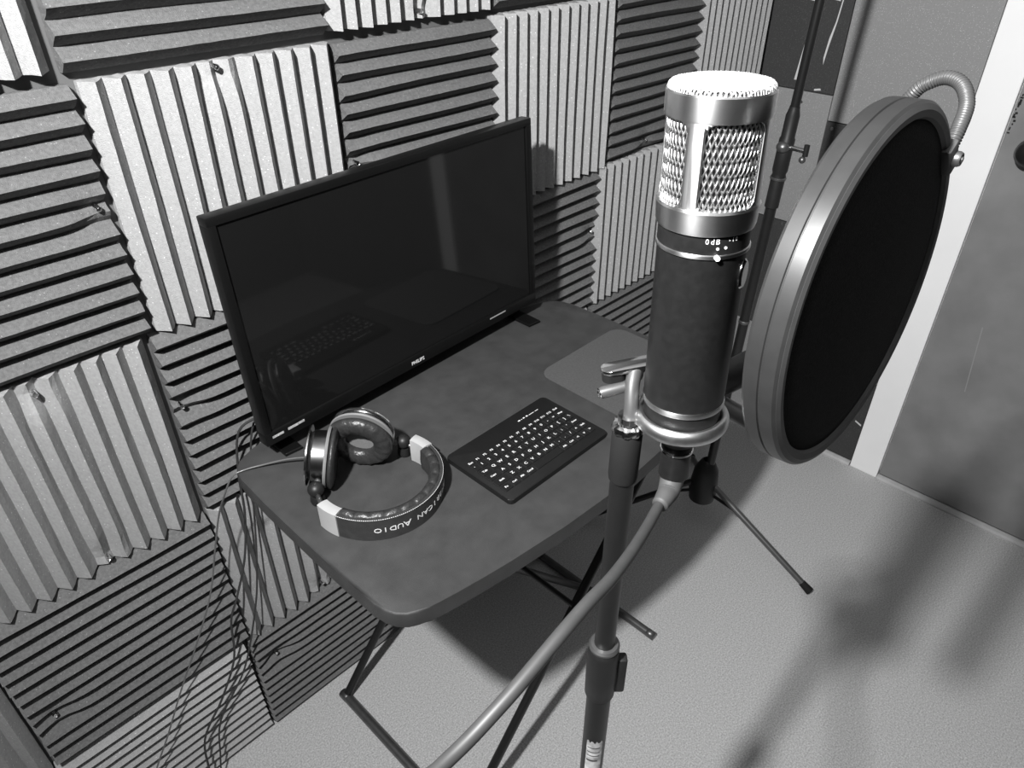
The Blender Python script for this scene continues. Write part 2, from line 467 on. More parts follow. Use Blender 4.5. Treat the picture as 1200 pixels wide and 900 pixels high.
panel(-.470, -.1855, .014, .266, 'D', 'dark flat foam panel at floor level beside the foot of the door casing', [(.02, .18)],
      [[(.004, .118), (.022, .126), (.021, .130), (.004, .123)]])
panel(-.184, .000, 1.240, 1.54, 'L', 'pale flat foam panel above the streaked dark panel')
panel(-.470, -.1855, 1.188, 1.49, 'D', 'dark flat foam panel high on the end wall beside the door casing')

# ------------------------------------------------------------------ the desk
TZ = 0.70
desk = thing('folding_desk', 'dark grey folding table with rounded corners against the foam wall', 'table', (.60, -.27, 0))
cx, cy = .602, -.268
left = [(.2640, -.3000), (.2643, -.3508), (.2655, -.3853), (.2662, -.412), (.2690, -.4289), (.2745, -.4402), (.283, -.4495), (.2935, -.4555), (.3063, -.4595),
        (.3242, -.4635), (.3424, -.4670), (.3794, -.4729), (.416, -.4779), (.500, -.4865), (.602, -.4915)]
q1 = left
q2 = [(2 * cx - x, y) for x, y in left[::-1]][1:]
half = q1 + q2
other = [(x, 2 * cy - y) for x, y in half[::-1]]
outline = half + other
bm = prism(bmesh.new(), outline, TZ - .024, TZ, bev=.0028, seg=3)
sub('tabletop', bm, 'table', desk, auto=0.6)
# folding X frames
def uframe(parent, xf, yt0, yt1, xt, yf0, yf1, r=.0080):
    fr = [(xf, yf0, r)]
    z = TZ - .035
    sgn = 1 if xt > xf else -1
    def leg(y0, yc):
        return catmull([(xf, y0, .012), (xf + sgn * .006, y0, .022), (xt, y0, z)], 6)
    legs = []
    for y in (yt0, yt1):
        pts = [Vector((xf + sgn * .004, y, .016)), Vector((xt, y, z))]
        sub('leg', TB(pts, r, 14), 'black_metal', parent, auto=.7)
    sub('foot_bar', TB([(xf, yf0, r + .001), (xf, yf1, r + .001)], r + .001, 14), 'dark_steel', parent, auto=.7)
    for y in (yf0, yf1):
        e = .016 if y == yf1 else -.016
        sub('foot_cap', TB([(xf, y - e * .5, r + .001), (xf, y + e * .6, r + .001), (xf, y + e, r + .001)], [r + .0015, r + .0015, r * .6], 14), 'dark_steel', parent, smooth=True)
    sub('top_bar', TB([(xt, yt0, z), (xt, yt1, z)], r, 14), 'black_metal', parent, auto=.7)
uframe(desk, .372, -.055, -.400, .905, -.050, -.405)
uframe(desk, .915, -.085, -.235, .330, -.080, -.405)
sub('pivot_bar', TB([(.640, -.055, .35), (.640, -.40, .35)], .005, 10), 'black_metal', desk)
for x in (.33, .905): sub('hinge_plate', B((x - .02, -.30, TZ - .03), (x + .02, -.16, TZ - .0235), .001), 'black_metal', desk)

# ------------------------------------------------------------------ television on the desk
yaw, tilt = .0389, .0511
ux = Vector((math.cos(yaw), math.sin(yaw), 0)); nn = Vector((-math.sin(yaw), math.cos(yaw), 0))
up = Vector((0, 0, 1)) * math.cos(tilt) + nn * math.sin(tilt)
nb = ux.cross(up) * -1        # pointing away from the viewer
TVO = Vector((.3105, -.1268, .730)); TW, TH = .548, .3165
tvm = axes((0, 0, 0), ux, nb, up)
tv = thing('television', 'black flat television standing on the desk, its dark screen reflecting the room', 'television', TVO)
def tvp(name, bm, m, par=tv, **k):
    for v in bm.verts: v.co = tvm @ v.co
    return obj(name, bm, m, par, **k)
bm = bmesh.new()
bz, bb = .0112, .019
box(bm, (0, 0, 0), (TW, .020, bb), .0015); box(bm, (0, 0, TH - bz), (TW, .020, TH), .0015)
box(bm, (0, 0, bb - .001), (bz, .020, TH - bz + .001), .0015); box(bm, (TW - bz, 0, bb - .001), (TW, .020, TH - bz + .001), .0015)
tvp('bezel', bm, 'tv_plastic', auto=.5)
tvp('screen', B((bz - .001, .0035, bb - .001), (TW - bz + .001, .006, TH - bz + .001)), 'screen')
bm = bmesh.new()
a = [(.004, .019, .004), (TW - .004, .019, .004), (TW - .004, .019, TH - .004), (.004, .019, TH - .004)]
b_ = [(.06, .050, .03), (TW - .06, .050, .03), (TW - .06, .046, TH - .07), (.06, .046, TH - .07)]
a0 = [(x, .008, z) for x, y, z in a]
va0 = [bm.verts.new(p) for p in a0]; va = [bm.verts.new(p) for p in a]; vb = [bm.verts.new(p) for p in b_]
for A_, B_ in ((va0, va), (va, vb)):
    for i in range(4): bm.faces.new((A_[i], A_[(i + 1) % 4], B_[(i + 1) % 4], B_[i]))
bm.faces.new(vb); bm.faces.new(va0[::-1])
tvp('back_housing', bm, 'tv_plastic')
lg = bmesh.new(); join_bm(lg, text_bm('PHILIPS', .0082, .0002, sx=1.0), axes((TW * .5 - .006, -.0003, bb * .44), (1, 0, 0), (0, 0, 1), (0, -1, 0)))
o = tvp('maker_name', lg, 'print'); o['label'] = 'small silver lettering on the lower bezel'
def stick(x0, x1, z0, z1, lab, m='sticker'):
    o = tvp('sticker', B((x0, -.0005, z0), (x1, .0005, z1)), m); o['label'] = lab
stick(.010, .027, .0095, .0128, 'short silver sticker at the left end of the lower bezel')
stick(.034, .050, .0100, .0135, 'longer silver sticker right of the short one')
stick(.0505, .060, .0105, .0138, 'small end piece of the silver sticker')
stick(TW - .118, TW - .080, .0125, .0145, 'dim pale line near the right end of the lower bezel', 'print_dim')
for fx in (.345, .832):
    bm = bmesh.new()
    prism(bm, [(fx - .013, -.126), (fx + .013, -.128), (fx + .014, -.058), (fx + .008, -.052), (fx - .008, -.052), (fx - .014, -.058)], TZ + .0004, TZ + .0055, bev=.001, seg=1)
    box(bm, (fx - .011, -.098 + (fx - .345) * .038, TZ + .004), (fx + .011, -.089 + (fx - .345) * .038, TVO.z + .012))
    sub('foot', bm, 'tv_plastic', tv)

# ------------------------------------------------------------------ mouse mat
bm = prism(bmesh.new(), rrect(.722, -.432, .925, -.237, .022, 8), TZ + .0003, TZ + .0028, bev=.0006, seg=1)
mm = obj('mouse_mat', bm, 'pad', auto=.5)
tag(mm, 'thin grey mouse mat with rounded corners, right of the keyboard', 'mouse mat')

# ------------------------------------------------------------------ keyboard
KX0, KX1, KY0, KY1 = .479, .675, -.4145, -.2900
KZ = TZ + .0005
kb = thing('mini_keyboard', 'small black keyboard with white key legends on the desk', 'keyboard', (.577, -.352, TZ))
bm = prism(bmesh.new(), rrect(KX0, KY0, KX1, KY1, .006, 5), KZ, KZ + .0075, bev=.0012, seg=2)
sub('body', bm, 'key_body', kb, auto=.5)
KT = KZ + .0076
rows = [
 (.0085, [('Esc', 1), ('F1', 1), ('F2', 1), ('F3', 1), ('F4', 1), ('F5', 1), ('F6', 1), ('F7', 1), ('F8', 1), ('F9', 1), ('F10', 1), ('F11', 1), ('F12', 1), ('Del', 1)]),
 (.0138, [('`', .8), ('1', 1), ('2', 1), ('3', 1), ('4', 1), ('5', 1), ('6', 1), ('7', 1), ('8', 1), ('9', 1), ('0', 1), ('-', 1), ('=', 1), ('Bksp', 1.2)]),
 (.0138, [('Tab', 1.4), ('Q', 1), ('W', 1), ('E', 1), ('R', 1), ('T', 1), ('Y', 1), ('U', 1), ('I', 1), ('O', 1), ('P', 1), ('[', 1), (']', 1), ('\\', .6)]),
 (.0138, [('Caps', 1.7), ('A', 1), ('S', 1), ('D', 1), ('F', 1), ('G', 1), ('H', 1), ('J', 1), ('K', 1), ('L', 1), (';', 1), ("'", 1), ('Enter', 1.3)]),
 (.0138, [('Shift', 2.0), ('Z', 1), ('X', 1), ('C', 1), ('V', 1), ('B', 1), ('N', 1), ('M', 1), (',', 1), ('.', 1), ('/', 1), ('^', 1), ('Shift', 1)]),
 (.0138, [('Fn', 1.2), ('Ctrl', 1.1), ('Alt', 1.1), ('Cmd', 1.2), ('', 4.2), ('Alt', 1.1), ('Ctrl', 1.1), ('<', 1), ('v', 1), ('>', 1)]),
]
y = -.3215; legs_bm = bmesh.new()
for (kh, ks) in rows:
    tot = sum(k[1] for k in ks); x = KX0 + .007; W_ = (KX1 - KX0 - .014) / tot
    for (s_, kw) in ks:
        ww = kw * W_
        bm = B((x + .0009, y - kh + .0009, KT - .0012), (x + ww - .0009, y - .0009, KT + .0014), .0006, 1)
        sub('key', bm, 'key', kb)
        if s_:
            sz = .0062 if len(s_) == 1 else (.0046 if len(s_) <= 3 else .0040)
            if kh < .01: sz = .0048
            t = text_bm(s_, sz, .00008, sx=1.15, bold=.00008)
            for v in t.verts: v.co.x *= 1.0
            join_bm(legs_bm, t, axes((x + ww / 2, y - kh / 2, KT + .00150), (1, 0, 0), (0, 1, 0), (0, 0, 1)))
        x += ww
    y -= kh
sub('key_legend', legs_bm, 'print', kb)['label'] = 'white characters printed on the keys'
bm = bmesh.new()
for (xa, ww, hh) in ((.592, .004, .003), (.598, .0015, .002), (.602, .003, .003), (.608, .0035, .003), (.614, .0100, .0014), (.6265, .0065, .0014)):
    xx = xa + .012
    box(bm, (xx, -.3075, KT - .0002), (xx + ww, -.3075 + hh * .7, KT + .0001))
sub('status_marks', bm, 'print', kb)['label'] = 'row of small white marks above the keys'

# ------------------------------------------------------------------ headphones
hp = thing('headphones', 'black padded over-ear headphones lying on the left front of the desk', 'headphones', (.378, -.27, TZ))
HC = Vector((.3785, -.2740)); HR = .0845
# headband: arc open towards the wall, standing on its edge
A0, A1 = math.radians(172), math.radians(368)
def arcp(a, r, z, sq=1.0):
    return Vector((HC.x + r * math.cos(a), HC.y + r * math.sin(a) * 1.0, z))
def band(r_in, r_out, z0, z1, a0, a1, n=64, bulge=0.0, puffs=0):
    bm = bmesh.new(); rings = []
    prof = []
    K = 5
    for k in range(K + 1):        # top edge from outer to inner, rounded
        t = k / K; prof.append((r_out + (r_in - r_out) * t, z1 + bulge * math.sin(PI * t)))
    for k in range(K + 1):
        t = k / K; prof.append((r_in - bulge * .8 * math.sin(PI * t), z1 + (z0 - z1) * t))
    prof.append((r_out, z0))
    for i in range(n + 1):
        a = a0 + (a1 - a0) * i / n
        pf = 1.0
        if puffs: pf = 0.25 + .75 * abs(math.sin(PI * puffs * i / n)) ** .5
        ring = []
        for (r, z) in prof:
            rr = r if r >= r_in else r_in - (r_in - r) * pf
            zz = z if z <= z1 else z1 + (z - z1) * pf
            ring.append(bm.verts.new(arcp(a, rr, zz)))
        rings.append(ring)
    m = len(prof)
    for i in range(n):
        for k in range(m):
            bm.faces.new((rings[i][k], rings[i][(k + 1) % m], rings[i + 1][(k + 1) % m], rings[i + 1][k]))
    bm.faces.new(rings[0][::-1]); bm.faces.new(rings[-1])
    return bm
b0, b1 = math.radians(197), math.radians(357)
hb = sub('headband', band(HR - .004, HR, TZ + .0005, TZ + .034, b0, b1), 'leather_matt', hp, auto=.7)
sub('headband_padding', band(HR - .0165, HR - .0035, TZ + .001, TZ + .0325, b0 + .02, b1 - .02, 144, bulge=.0045, puffs=11), 'leather', hp, auto=1.0)
# stitches along the upper edge
bm = bmesh.new()
ns = 92
for i in range(ns):
    a = b0 + .03 + (b1 - b0 - .06) * i / ns
    p = arcp(a, HR + .0001, TZ + .0335); q = arcp(a + (b1 - b0) / ns * .6, HR + .0001, TZ + .0335)
    tube(bm, [p, q], .00045, 5)
sub('stitching', bm, 'print', hb)['label'] = 'row of white stitches along the band edge'
# words on the outside of the band, upside down as it lies
bm = bmesh.new()
def arc_text(bm, s, size, a_mid, zc, da):
    for i, ch in enumerate(s):
        a = a_mid - da * (i - (len(s) - 1) / 2)
        if ch == ' ': continue
        big = ch.isupper()
        t = text_bm(ch.upper(), size * (1.25 if big else 1.0), .00015, sx=1.25)
        out = Vector((math.cos(a), math.sin(a), 0)); tang = Vector((-math.sin(a), math.cos(a), 0))
        # reads upside down: x axis = -tangent, y axis = -z
        join_bm(bm, t, axes(arcp(a, HR + .0002, zc), -tang, (0, 0, -1), out))
arc_text(bm, 'American Audio', .0100, math.radians(283) - .17, TZ + .0165, .108)
sub('lettering', bm, 'print', hb)['label'] = 'white upside-down lettering on the outside of the band'
# silver end pieces
def endcap(a0_, a1_, s):
    bm = band(HR - .0125, HR + .0015, TZ + .0004, TZ + .0352, a0_, a1_, 10, bulge=.001)
    sub('band_end', bm, 'silver_plastic', hp, auto=.7)['label'] = 'pale silver end piece of the headband'
endcap(math.radians(178), math.radians(199), 0); endcap(math.radians(355), math.radians(375), 1)
jL = Vector((.3135, -.2335, TZ + .0195)); jR = Vector((.4495, -.2385, TZ + .0205))
eL = arcp(math.radians(178), HR - .006, TZ + .018); eR = arcp(math.radians(374), HR - .006, TZ + .018)
def sph(c, r, sc=(1, 1, 1)):
    bm = bmesh.new(); bmesh.ops.create_uvsphere(bm, u_segments=24, v_segments=14, radius=r)
    for v in bm.verts: v.co = Vector((v.co.x * sc[0], v.co.y * sc[1], v.co.z * sc[2])) + Vector(c)
    return bm
for j, e in ((jL, eL), (jR, eR)):
    sub('slider', TB([e, (e + j) / 2 + Vector((0, 0, .001)), j], .0032, 10), 'dark_steel', hp, smooth=True)
    sub('swivel_joint', sph(j + Vector((0, 0, .003)), .0105, (1, 1, .95)), 'black_plastic', hp, smooth=True)
    sub('swivel_base', LT([(0, 0), (.0085, 0), (.0095, .004), (.0085, .012), (0, .012)], j - Vector((0, 0, .0185)), (0, 0, 1), 24), 'black_plastic', hp, auto=.6)
# ear cups: origin = middle of cup, n = direction the cushion faces
def earcup(c, n, hingej, k_, lab, bd=1.25, cd=1.0):
    c = Vector(c); n = Vector(n).normalized()
    R_ = frame_of(n)
    cup = sub('ear_cup', LT([(0, -.020 * bd), (.019, -.0195 * bd), (.0275, -.018 * bd), (.031, -.014 * bd), (.0315, -.004), (.031, .001), (0, .001)], c, n, 56), 'dark_silver', hp, auto=.5)
    cup['label'] = lab
    sub('outer_ring', LT([(.0350, -.0195 * bd), (.0368, -.0190 * bd), (.0368, -.0190 * bd + .0016), (.0350, -.0190 * bd + .002), (.0280, -.0190 * bd + .0016), (.0280, -.0190 * bd)], c, n, 64, closed=True), 'chrome', cup, auto=.5)
    sub('cup_collar', LT([(.031, -.003), (.0368, -.0025), (.0378, -.0008), (.0372, .001), (.031, .001)], c, n, 56, closed=True), 'collar_grey', cup, auto=.6)
    pr = []
    for k in range(17):
        a = 2 * PI * k / 16
        if k < 16: pr.append((.0275 + .0112 * math.cos(a), .0095 * cd + .0080 * cd * math.sin(a)))
    bm = lathe(bmesh.new(), pr, c, n, 80, closed=True)
    rr = random.Random(3)
    phs = [rr.uniform(0, 6.28) for _ in range(4)]
    for v in bm.verts:
        d = v.co - c; h = d.dot(n); rad = d - n * h
        ang = math.atan2(rad.dot(R_.col[1]), rad.dot(R_.col[0]))
        wv = .00035 * (math.sin(ang * 17 + phs[0]) + math.sin(ang * 29 + phs[1]) * .6)
        v.co += (rad.normalized() * wv + n * wv) * (1 if h > .01 else .3)
    sub('ear_cushion', bm, 'leather', cup, smooth=True)
    sub('driver_cloth', LT([(0, .004), (.020, .0035), (.020, .001), (0, .001)], c, n, 40), 'grey_fabric', cup, auto=.5)
    # fork from the swivel joint to the cup edge
    d = (hingej - c); d = d - n * d.dot(n); d.normalize()
    p1 = c + d * .036 - n * .009
    sub('fork', TB(catmull([hingej, p1 + d * .004, p1 - d * .006], 5), .0042, 10), 'grey_cast', cup, smooth=True)
    for o_ in [cup] + list(cup.children):
        base = c - hp.location if o_ is cup else c - hp.location - cup.location
        if o_.name.startswith('fork'): continue
        for v in o_.data.vertices: v.co = base + (v.co - base) * k_
    return cup
nL = (.70, -.63, -.16); nR = (-.72, -.565, -.19)
earcup((.3510, -.2110, TZ + .0400), nL, jL, 1.07, bd=1.25, cd=.55, lab= 'ear cup seen edge-on with a chrome outer ring')
earcup((0.4015, -0.2140, TZ + 0.0476), nR, jR, 1.14, bd=.55, lab= 'ear cup turned to show its round cushion')

# ------------------------------------------------------------------ cables hanging behind the desk
hc = bmesh.new()
tube(hc, catmull([(.345, -.195, TZ + .022), (.345, -.168, TZ + .016), (.325, -.145, TZ + .012), (.300, -.125, TZ + .006), (.278, -.112, TZ + .0025), (.262, -.105, TZ - .004), (.250, -.090, TZ - .04),
                  (.245, -.055, .60), (.232, -.030, .52), (.205, -.022, .43), (.160, -.020, .345), (.118, -.018, .274), (.075, -.020, .20), (.035, -.018, .13), (.01, -.02, .06), (.0, -.04, .004), (-.05, -.08, .003), (-.12, -.10, .003)], 6), .0013, 8)
o = obj('headphone_cable', hc, 'cable_white', smooth=True)
tag(o, 'thin pale headphone cable running off the desk corner and down the foam', 'cable', 'cables hanging down the left wall')
hc = bmesh.new()
tube(hc, catmull([(.36, -.055, .735), (.35, -.035, .715), (.320, -.014, .69), (.304, -.012, .62), (.296, -.012, .54), (.276, -.012, .455), (.245, -.016, .390), (.225, -.014, .345), (.21, -.014, .26), (.17, -.016, .19), (.12, -.016, .12), (.10, -.03, .02), (.06, -.06, .004), (-.05, -.05, .004)], 6), .0019, 8)
o = obj('power_cable', hc, 'cable_dark', smooth=True)
tag(o, 'dark power cable hanging down the pale tile under the desk corner', 'cable', 'cables hanging down the left wall')
hc = bmesh.new()
tube(hc, catmull([(.40, -.050, .745), (.385, -.025, .72), (.345, -.012, .69), (.322, -.011, .60), (.305, -.012, .50), (.290, -.012, .42), (.268, -.014, .34), (.22, -.014, .22), (.155, -.016, .14), (.13, -.02, .05), (.10, -.05, .005), (.0, -.12, .004)], 6), .0016, 8)
o = obj('video_cable', hc, 'cable_dark', smooth=True)
tag(o, 'second dark cable hanging nearest the desk legs under the screen', 'cable', 'cables hanging down the left wall')

# ------------------------------------------------------------------ rear tripod stand
RB = Vector((1.255, -.297, 0))
st = thing('tripod_stand', 'tall black tripod microphone stand in the far corner of the room', 'stand', RB)
lean = Vector((.0, -.031, 1.0))
def rp(z): return Vector((RB.x, RB.y, 0)) + Vector((lean.x * z, lean.y * z, z)) 
sub('lower_tube', TB([rp(.14), rp(.92)], .0100, 16), 'black_metal', st, auto=.7)
sub('upper_tube', TB([rp(.90), rp(1.62)], .0078, 16), 'black_metal', st, auto=.7)
sub('clutch_sleeve', LT([(.0105, 0), (.0125, .002), (.0125, .060), (.0115, .064), (.0135, .070), (.0135, .125), (.0118, .128), (.0118, .165), (.0092, .175), (.0085, .18)], rp(.852), lean, 24), 'black_plastic', st, auto=.6)
sub('clutch_ring', LT([(.0128, 0), (.0142, .001), (.0142, .004), (.0128, .005)], rp(.905), lean, 24), 'dark_steel', st, auto=.6)
sub('tube_band', LT([(.0102, 0), (.0112, .001), (.0112, .006), (.0102, .007)], rp(.605), lean, 24), 'dark_steel', st, auto=.6)
kn = rp(.965)
sub('clutch_knob', sph(kn + Vector((-.010, 0, 0)), .0115, (1, 1, .9)), 'dark_steel', st, smooth=True)
h = sub('clutch_handle', TB([kn + Vector((-.004, -.008, 0)), kn + Vector((-.004, -.040, -.001))], .0042, 12), 'chrome', st, auto=.7)
sub('handle_tip', TB([kn + Vector((-.004, -.0395, .010)), kn + Vector((-.004, -.0395, -.009))], .0048, 12), 'black_plastic', h, auto=.7)
sub('handle_screw', sph(kn + Vector((-.006, -.037, -.0155)), .0060), 'dark_steel', h, smooth=True)
sub('tripod_hub', LT([(.0, .105), (.017, .105), (.030, .112), (.034, .145), (.028, .200), (.016, .225), (.0105, .230)], RB, (0, 0, 1), 28), 'black_plastic', st, auto=.6)
for az in (-88.5, 35, 130):
    a = math.radians(az); d = Vector((math.cos(a), math.sin(a), 0)); LL = .296
    if az == 35: LL = .27
    p0 = RB + d * .020 + Vector((0, 0, .165)); p1 = RB + d * LL + Vector((0, 0, .0105))
    lg_ = sub('leg', TB([p0, p1], .0072, 14), 'dark_steel' if az < 0 else 'black_metal', st, auto=.7)
    dd = (p1 - p0).normalized()
    sub('rubber_foot', TB([p1 - dd * .022, p1 + dd * .004], [.0082, .0098], 14), 'rubber', lg_, auto=.7)
    sub('brace', TB([RB + d * .012 + Vector((0, 0, .135)), p0 + (p1 - p0) * .28], .004, 8), 'black_metal', st)

# ------------------------------------------------------------------ front microphone stand
PX, PY = .2867, -.7011
fs = thing('microphone_stand', 'dark microphone stand pole in the foreground holding the large microphone', 'stand', (PX, PY, 0))
P = lambda z: Vector((PX, PY, z))
sub('upper_tube', TB([P(0.8556), P(1.0671)], .0075, 28), 'black_metal', fs, auto=.7)
sub('top_sleeve', LT([(.0075, .0), (.0086, .001), (.0090, .004), (.0090, .036), (.0081, .038)], P(1.0518), (0, 0, 1), 32), 'rubber', fs, auto=.6)
bm = LT([(.0081, 0), (.0094, .0005), (.0095, .0027), (.0088, .0047), (.0063, .0054), (.0063, .011), (0, .011)], P(1.0896), (0, 0, 1), 36)
for v in bm.verts:
    dd_ = v.co - P(1.0896); a = math.atan2(dd_.y, dd_.x)
    if dd_.xy.length > .0088: v.co += Vector((math.cos(a), math.sin(a), 0)) * .0004 * (1 if int((a + PI) / (2 * PI) * 18) % 2 else -1)
sub('thread_adapter', bm, 'chrome', fs, auto=.5)
sub('lower_tube', TB([P(.06), P(0.8556)], .0096, 28), 'black_metal', fs, auto=.7)
sub('coupling', LT([(.0099, 0), (.0115, .003), (.0119, .027), (.0117, .052), (.0113, .0575), (.0097, .060), (.0076, .060)], P(0.8268), (0, 0, 1), 36), 'black_plastic', fs, auto=.6)
sub('collar_ring', LT([(.0076, .0), (.0113, .0), (.0115, .002), (.0101, .0038), (.0076, .0041)], P(0.8866), (0, 0, 1), 36), 'dark_steel', fs, auto=.6)
d_ = Vector((math.cos(math.radians(-45)), math.sin(math.radians(-45)), 0))
sub('coupling_lever', B((.009, -.0045, -.020), (.0185, .0045, .020), .002, 2, mw=axes(P(0.8529), d_, Vector((0, 0, 1)).cross(d_), (0, 0, 1))), 'black_plastic', fs, auto=.6)
# worn label on the tube, facing the camera
va = math.atan2(-.889 - PY, 0 - PX) + .12
bm = bmesh.new(); n_ = 10; rings = []
for i in range(n_ + 1):
    a = va - .72 + 1.44 * i / n_
    rings.append((bm.verts.new(P(0) + Vector((math.cos(a) * .00978, math.sin(a) * .00978, 0.771 + .002 * math.sin(i * 2.3)))),
                  bm.verts.new(P(0) + Vector((math.cos(a) * .00978, math.sin(a) * .00978, 0.7116)))))
for i in range(n_): bm.faces.new((rings[i][0], rings[i + 1][0], rings[i + 1][1], rings[i][1]))
lb = sub('label_sticker', bm, 'label', fs, smooth=True); lb['label'] = 'torn whitish label wrapped on the lower tube'
bm = bmesh.new()
for i, zz in enumerate((0.7629, 0.7566, 0.7512, 0.7444)):
    k = 12
    for j in range(k):
        a = va - .62 + (1.1 if i != 3 else .95) * j / k; a2 = a + 1.1 / k * 1.02
        box(bm, (0, 0, 0), (0, 0, 0)) if False else None
        v_ = [bm.verts.new(P(0) + Vector((math.cos(q) * .00990, math.sin(q) * .00990, z_))) for q, z_ in ((a, zz), (a2, zz), (a2, zz - (.0012 if i < 3 else .0022)), (a, zz - (.0012 if i < 3 else .0022)))]
        bm.faces.new(v_)
sub('label_print', bm, 'dark_steel', lb)['label'] = 'faded curved lines of print'
# tripod base of the front stand (mostly below the frame)
sub('tripod_hub', LT([(0, .06), (.018, .06), (.028, .075), (.028, .13), (.018, .17), (.0097, .175)], (PX, PY, 0), (0, 0, 1), 28), 'black_plastic', fs, auto=.6)
for az in (-150, -30, 95):
    a = math.radians(az); d = Vector((math.cos(a), math.sin(a), 0))
    if az == 95: L2 = .24
    else: L2 = .30
    p0 = Vector((PX, PY, 0)) + d * .02 + Vector((0, 0, .12)); p1 = Vector((PX, PY, 0)) + d * L2 + Vector((0, 0, .0105))
    lg_ = sub('leg', TB([p0, p1], .0072, 14), 'black_metal', fs, auto=.7)
    dd = (p1 - p0).normalized()
    sub('rubber_foot', TB([p1 - dd * .02, p1 + dd * .004], [.0082, .0098], 14), 'rubber', lg_, auto=.7)

# ------------------------------------------------------------------ the microphone
MB_ = Vector((.3418, -.7040, 1.057)); MTp = Vector((.3445, -.6960, 1.271))
max_ = (MTp - MB_).normalized()
mic = thing('condenser_microphone', 'large silver and black studio microphone with wire grille in the foreground', 'microphone', MB_)
mf = max_.orthogonal()
toc = (Vector((0, -.889, 1.3557)) - MB_); toc = (toc - max_ * toc.dot(max_)).normalized()      # towards the viewer
rgt = toc.cross(max_) * -1
if rgt.dot(Vector((1, 0, 0))) < 0: rgt = -rgt
def mp(ang, r, s):          # ang measured from the viewer direction towards the right
    return MB_ + max_ * s + (toc * math.cos(ang) + rgt * math.sin(ang)) * r
def ML(prof, seg=72, closed=False): return LT(prof, MB_, max_, seg, closed)
sub('body', ML([(0, .028), (.0244, .028), (.0247, .0295), (.0247, .1310), (.0250, .1325), (.0250, .1455), (0, .1455)]), 'mic_black', mic, auto=.5)
sub('seam_ring', ML([(.0249, .1312), (.0256, .1316), (.0258, .1326), (.0256, .1335), (.0249, .1340)], closed=True), 'nickel', mic, auto=.6)
sub('lower_ring', ML([(.0240, .0278), (.0250, .0282), (.0253, .0300), (.0250, .0318), (.0240, .0320)], closed=True), 'nickel', mic, auto=.6)
sub('base_section', ML([(0, .004), (.0205, .004), (.0236, .009), (.0240, .0278), (0, .0278)]), 'mic_black', mic, auto=.5)
sub('connector_socket', ML([(0, -.004), (.0125, -.004), (.0135, .0), (.0150, .004), (0, .004)], 48), 'mic_black', mic, auto=.5)
# head bands
sub('lower_band', ML([(.0235, .1440), (.0262, .1442), (.0268, .1460), (.0272, .1540), (.0276, .1562), (.0268, .1575), (.0235, .1578)], closed=True), 'nickel', mic, auto=.4)
sub('upper_band', ML([(.0245, .2000), (.0268, .2002), (.0271, .2012), (.0271, .2120), (.0266, .2128), (.0245, .2128)], closed=True), 'nickel', mic, auto=.4)
# grille frame : tube wall with four rounded windows
bm = bmesh.new()
R0 = .0262; Q = R0 * PI / 2; z0, z1 = .1550, .2015
win = rrect(Q * .11, z0 + .0022, Q * .89, z1 - .0012, .0060, 8)
ov = [bm.verts.new((x, z, 0)) for x, z in ((0, z0), (Q, z0), (Q, z1), (0, z1))]
iv = [bm.verts.new((x, z, 0)) for x, z in win]
es = [bm.edges.new((ov[i], ov[(i + 1) % 4])) for i in range(4)] + [bm.edges.new((iv[i], iv[(i + 1) % len(iv)])) for i in range(len(iv))]
bmesh.ops.triangle_fill(bm, use_beauty=True, edges=es)
for f in [f for f in bm.faces if (lambda c: Q * .11 < c.x < Q * .89 and z0 + .0022 < c.y < z1 - .0012)(f.calc_center_median())
          and all(v in iv for v in f.verts)]:
    c = f.calc_center_median()
    # keep corner triangles outside of the rounded window
    inside = True
    for cx_, cy_, sx_, sy_ in ((Q * .89 - .006, z1 - .0072, 1, 1), (Q * .11 + .006, z1 - .0072, -1, 1), (Q * .11 + .006, z0 + .0082, -1, -1), (Q * .89 - .006, z0 + .0082, 1, -1)):
        if (c.x - cx_) * sx_ > 0 and (c.y - cy_) * sy_ > 0 and math.hypot(c.x - cx_, c.y - cy_) > .006: inside = False
    if inside: bm.faces.remove(f)
for k in range(1, 24):
    bmesh.ops.bisect_plane(bm, geom=bm.verts[:] + bm.edges[:] + bm.faces[:], plane_co=(Q * k / 24, 0, 0), plane_no=(1, 0, 0))
src = [(v.co.copy()) for v in bm.verts]; fs_ = [[v.index for v in f.verts] for f in bm.faces] if not bm.verts.index_update() else None
bm.verts.index_update(); fs_ = [[v.index for v in f.verts] for f in bm.faces]; bm.free()
bm = bmesh.new()
off = math.radians(-20) - 0.0
for qd in range(4):
    vv = []
    for co in src:
        a = off + qd * PI / 2 + co.x / Q * PI / 2
        vv.append(bm.verts.new(mp(a, R0, co.y)))
    for f in fs_: bm.faces.new([vv[i] for i in f])
bmesh.ops.remove_doubles(bm, verts=bm.verts[:], dist=1e-5)
gf = sub('grille_frame', bm, 'nickel', mic, auto=.5)
so = gf.modifiers.new('thick', 'SOLIDIFY'); so.thickness = .0010; so.offset = 0
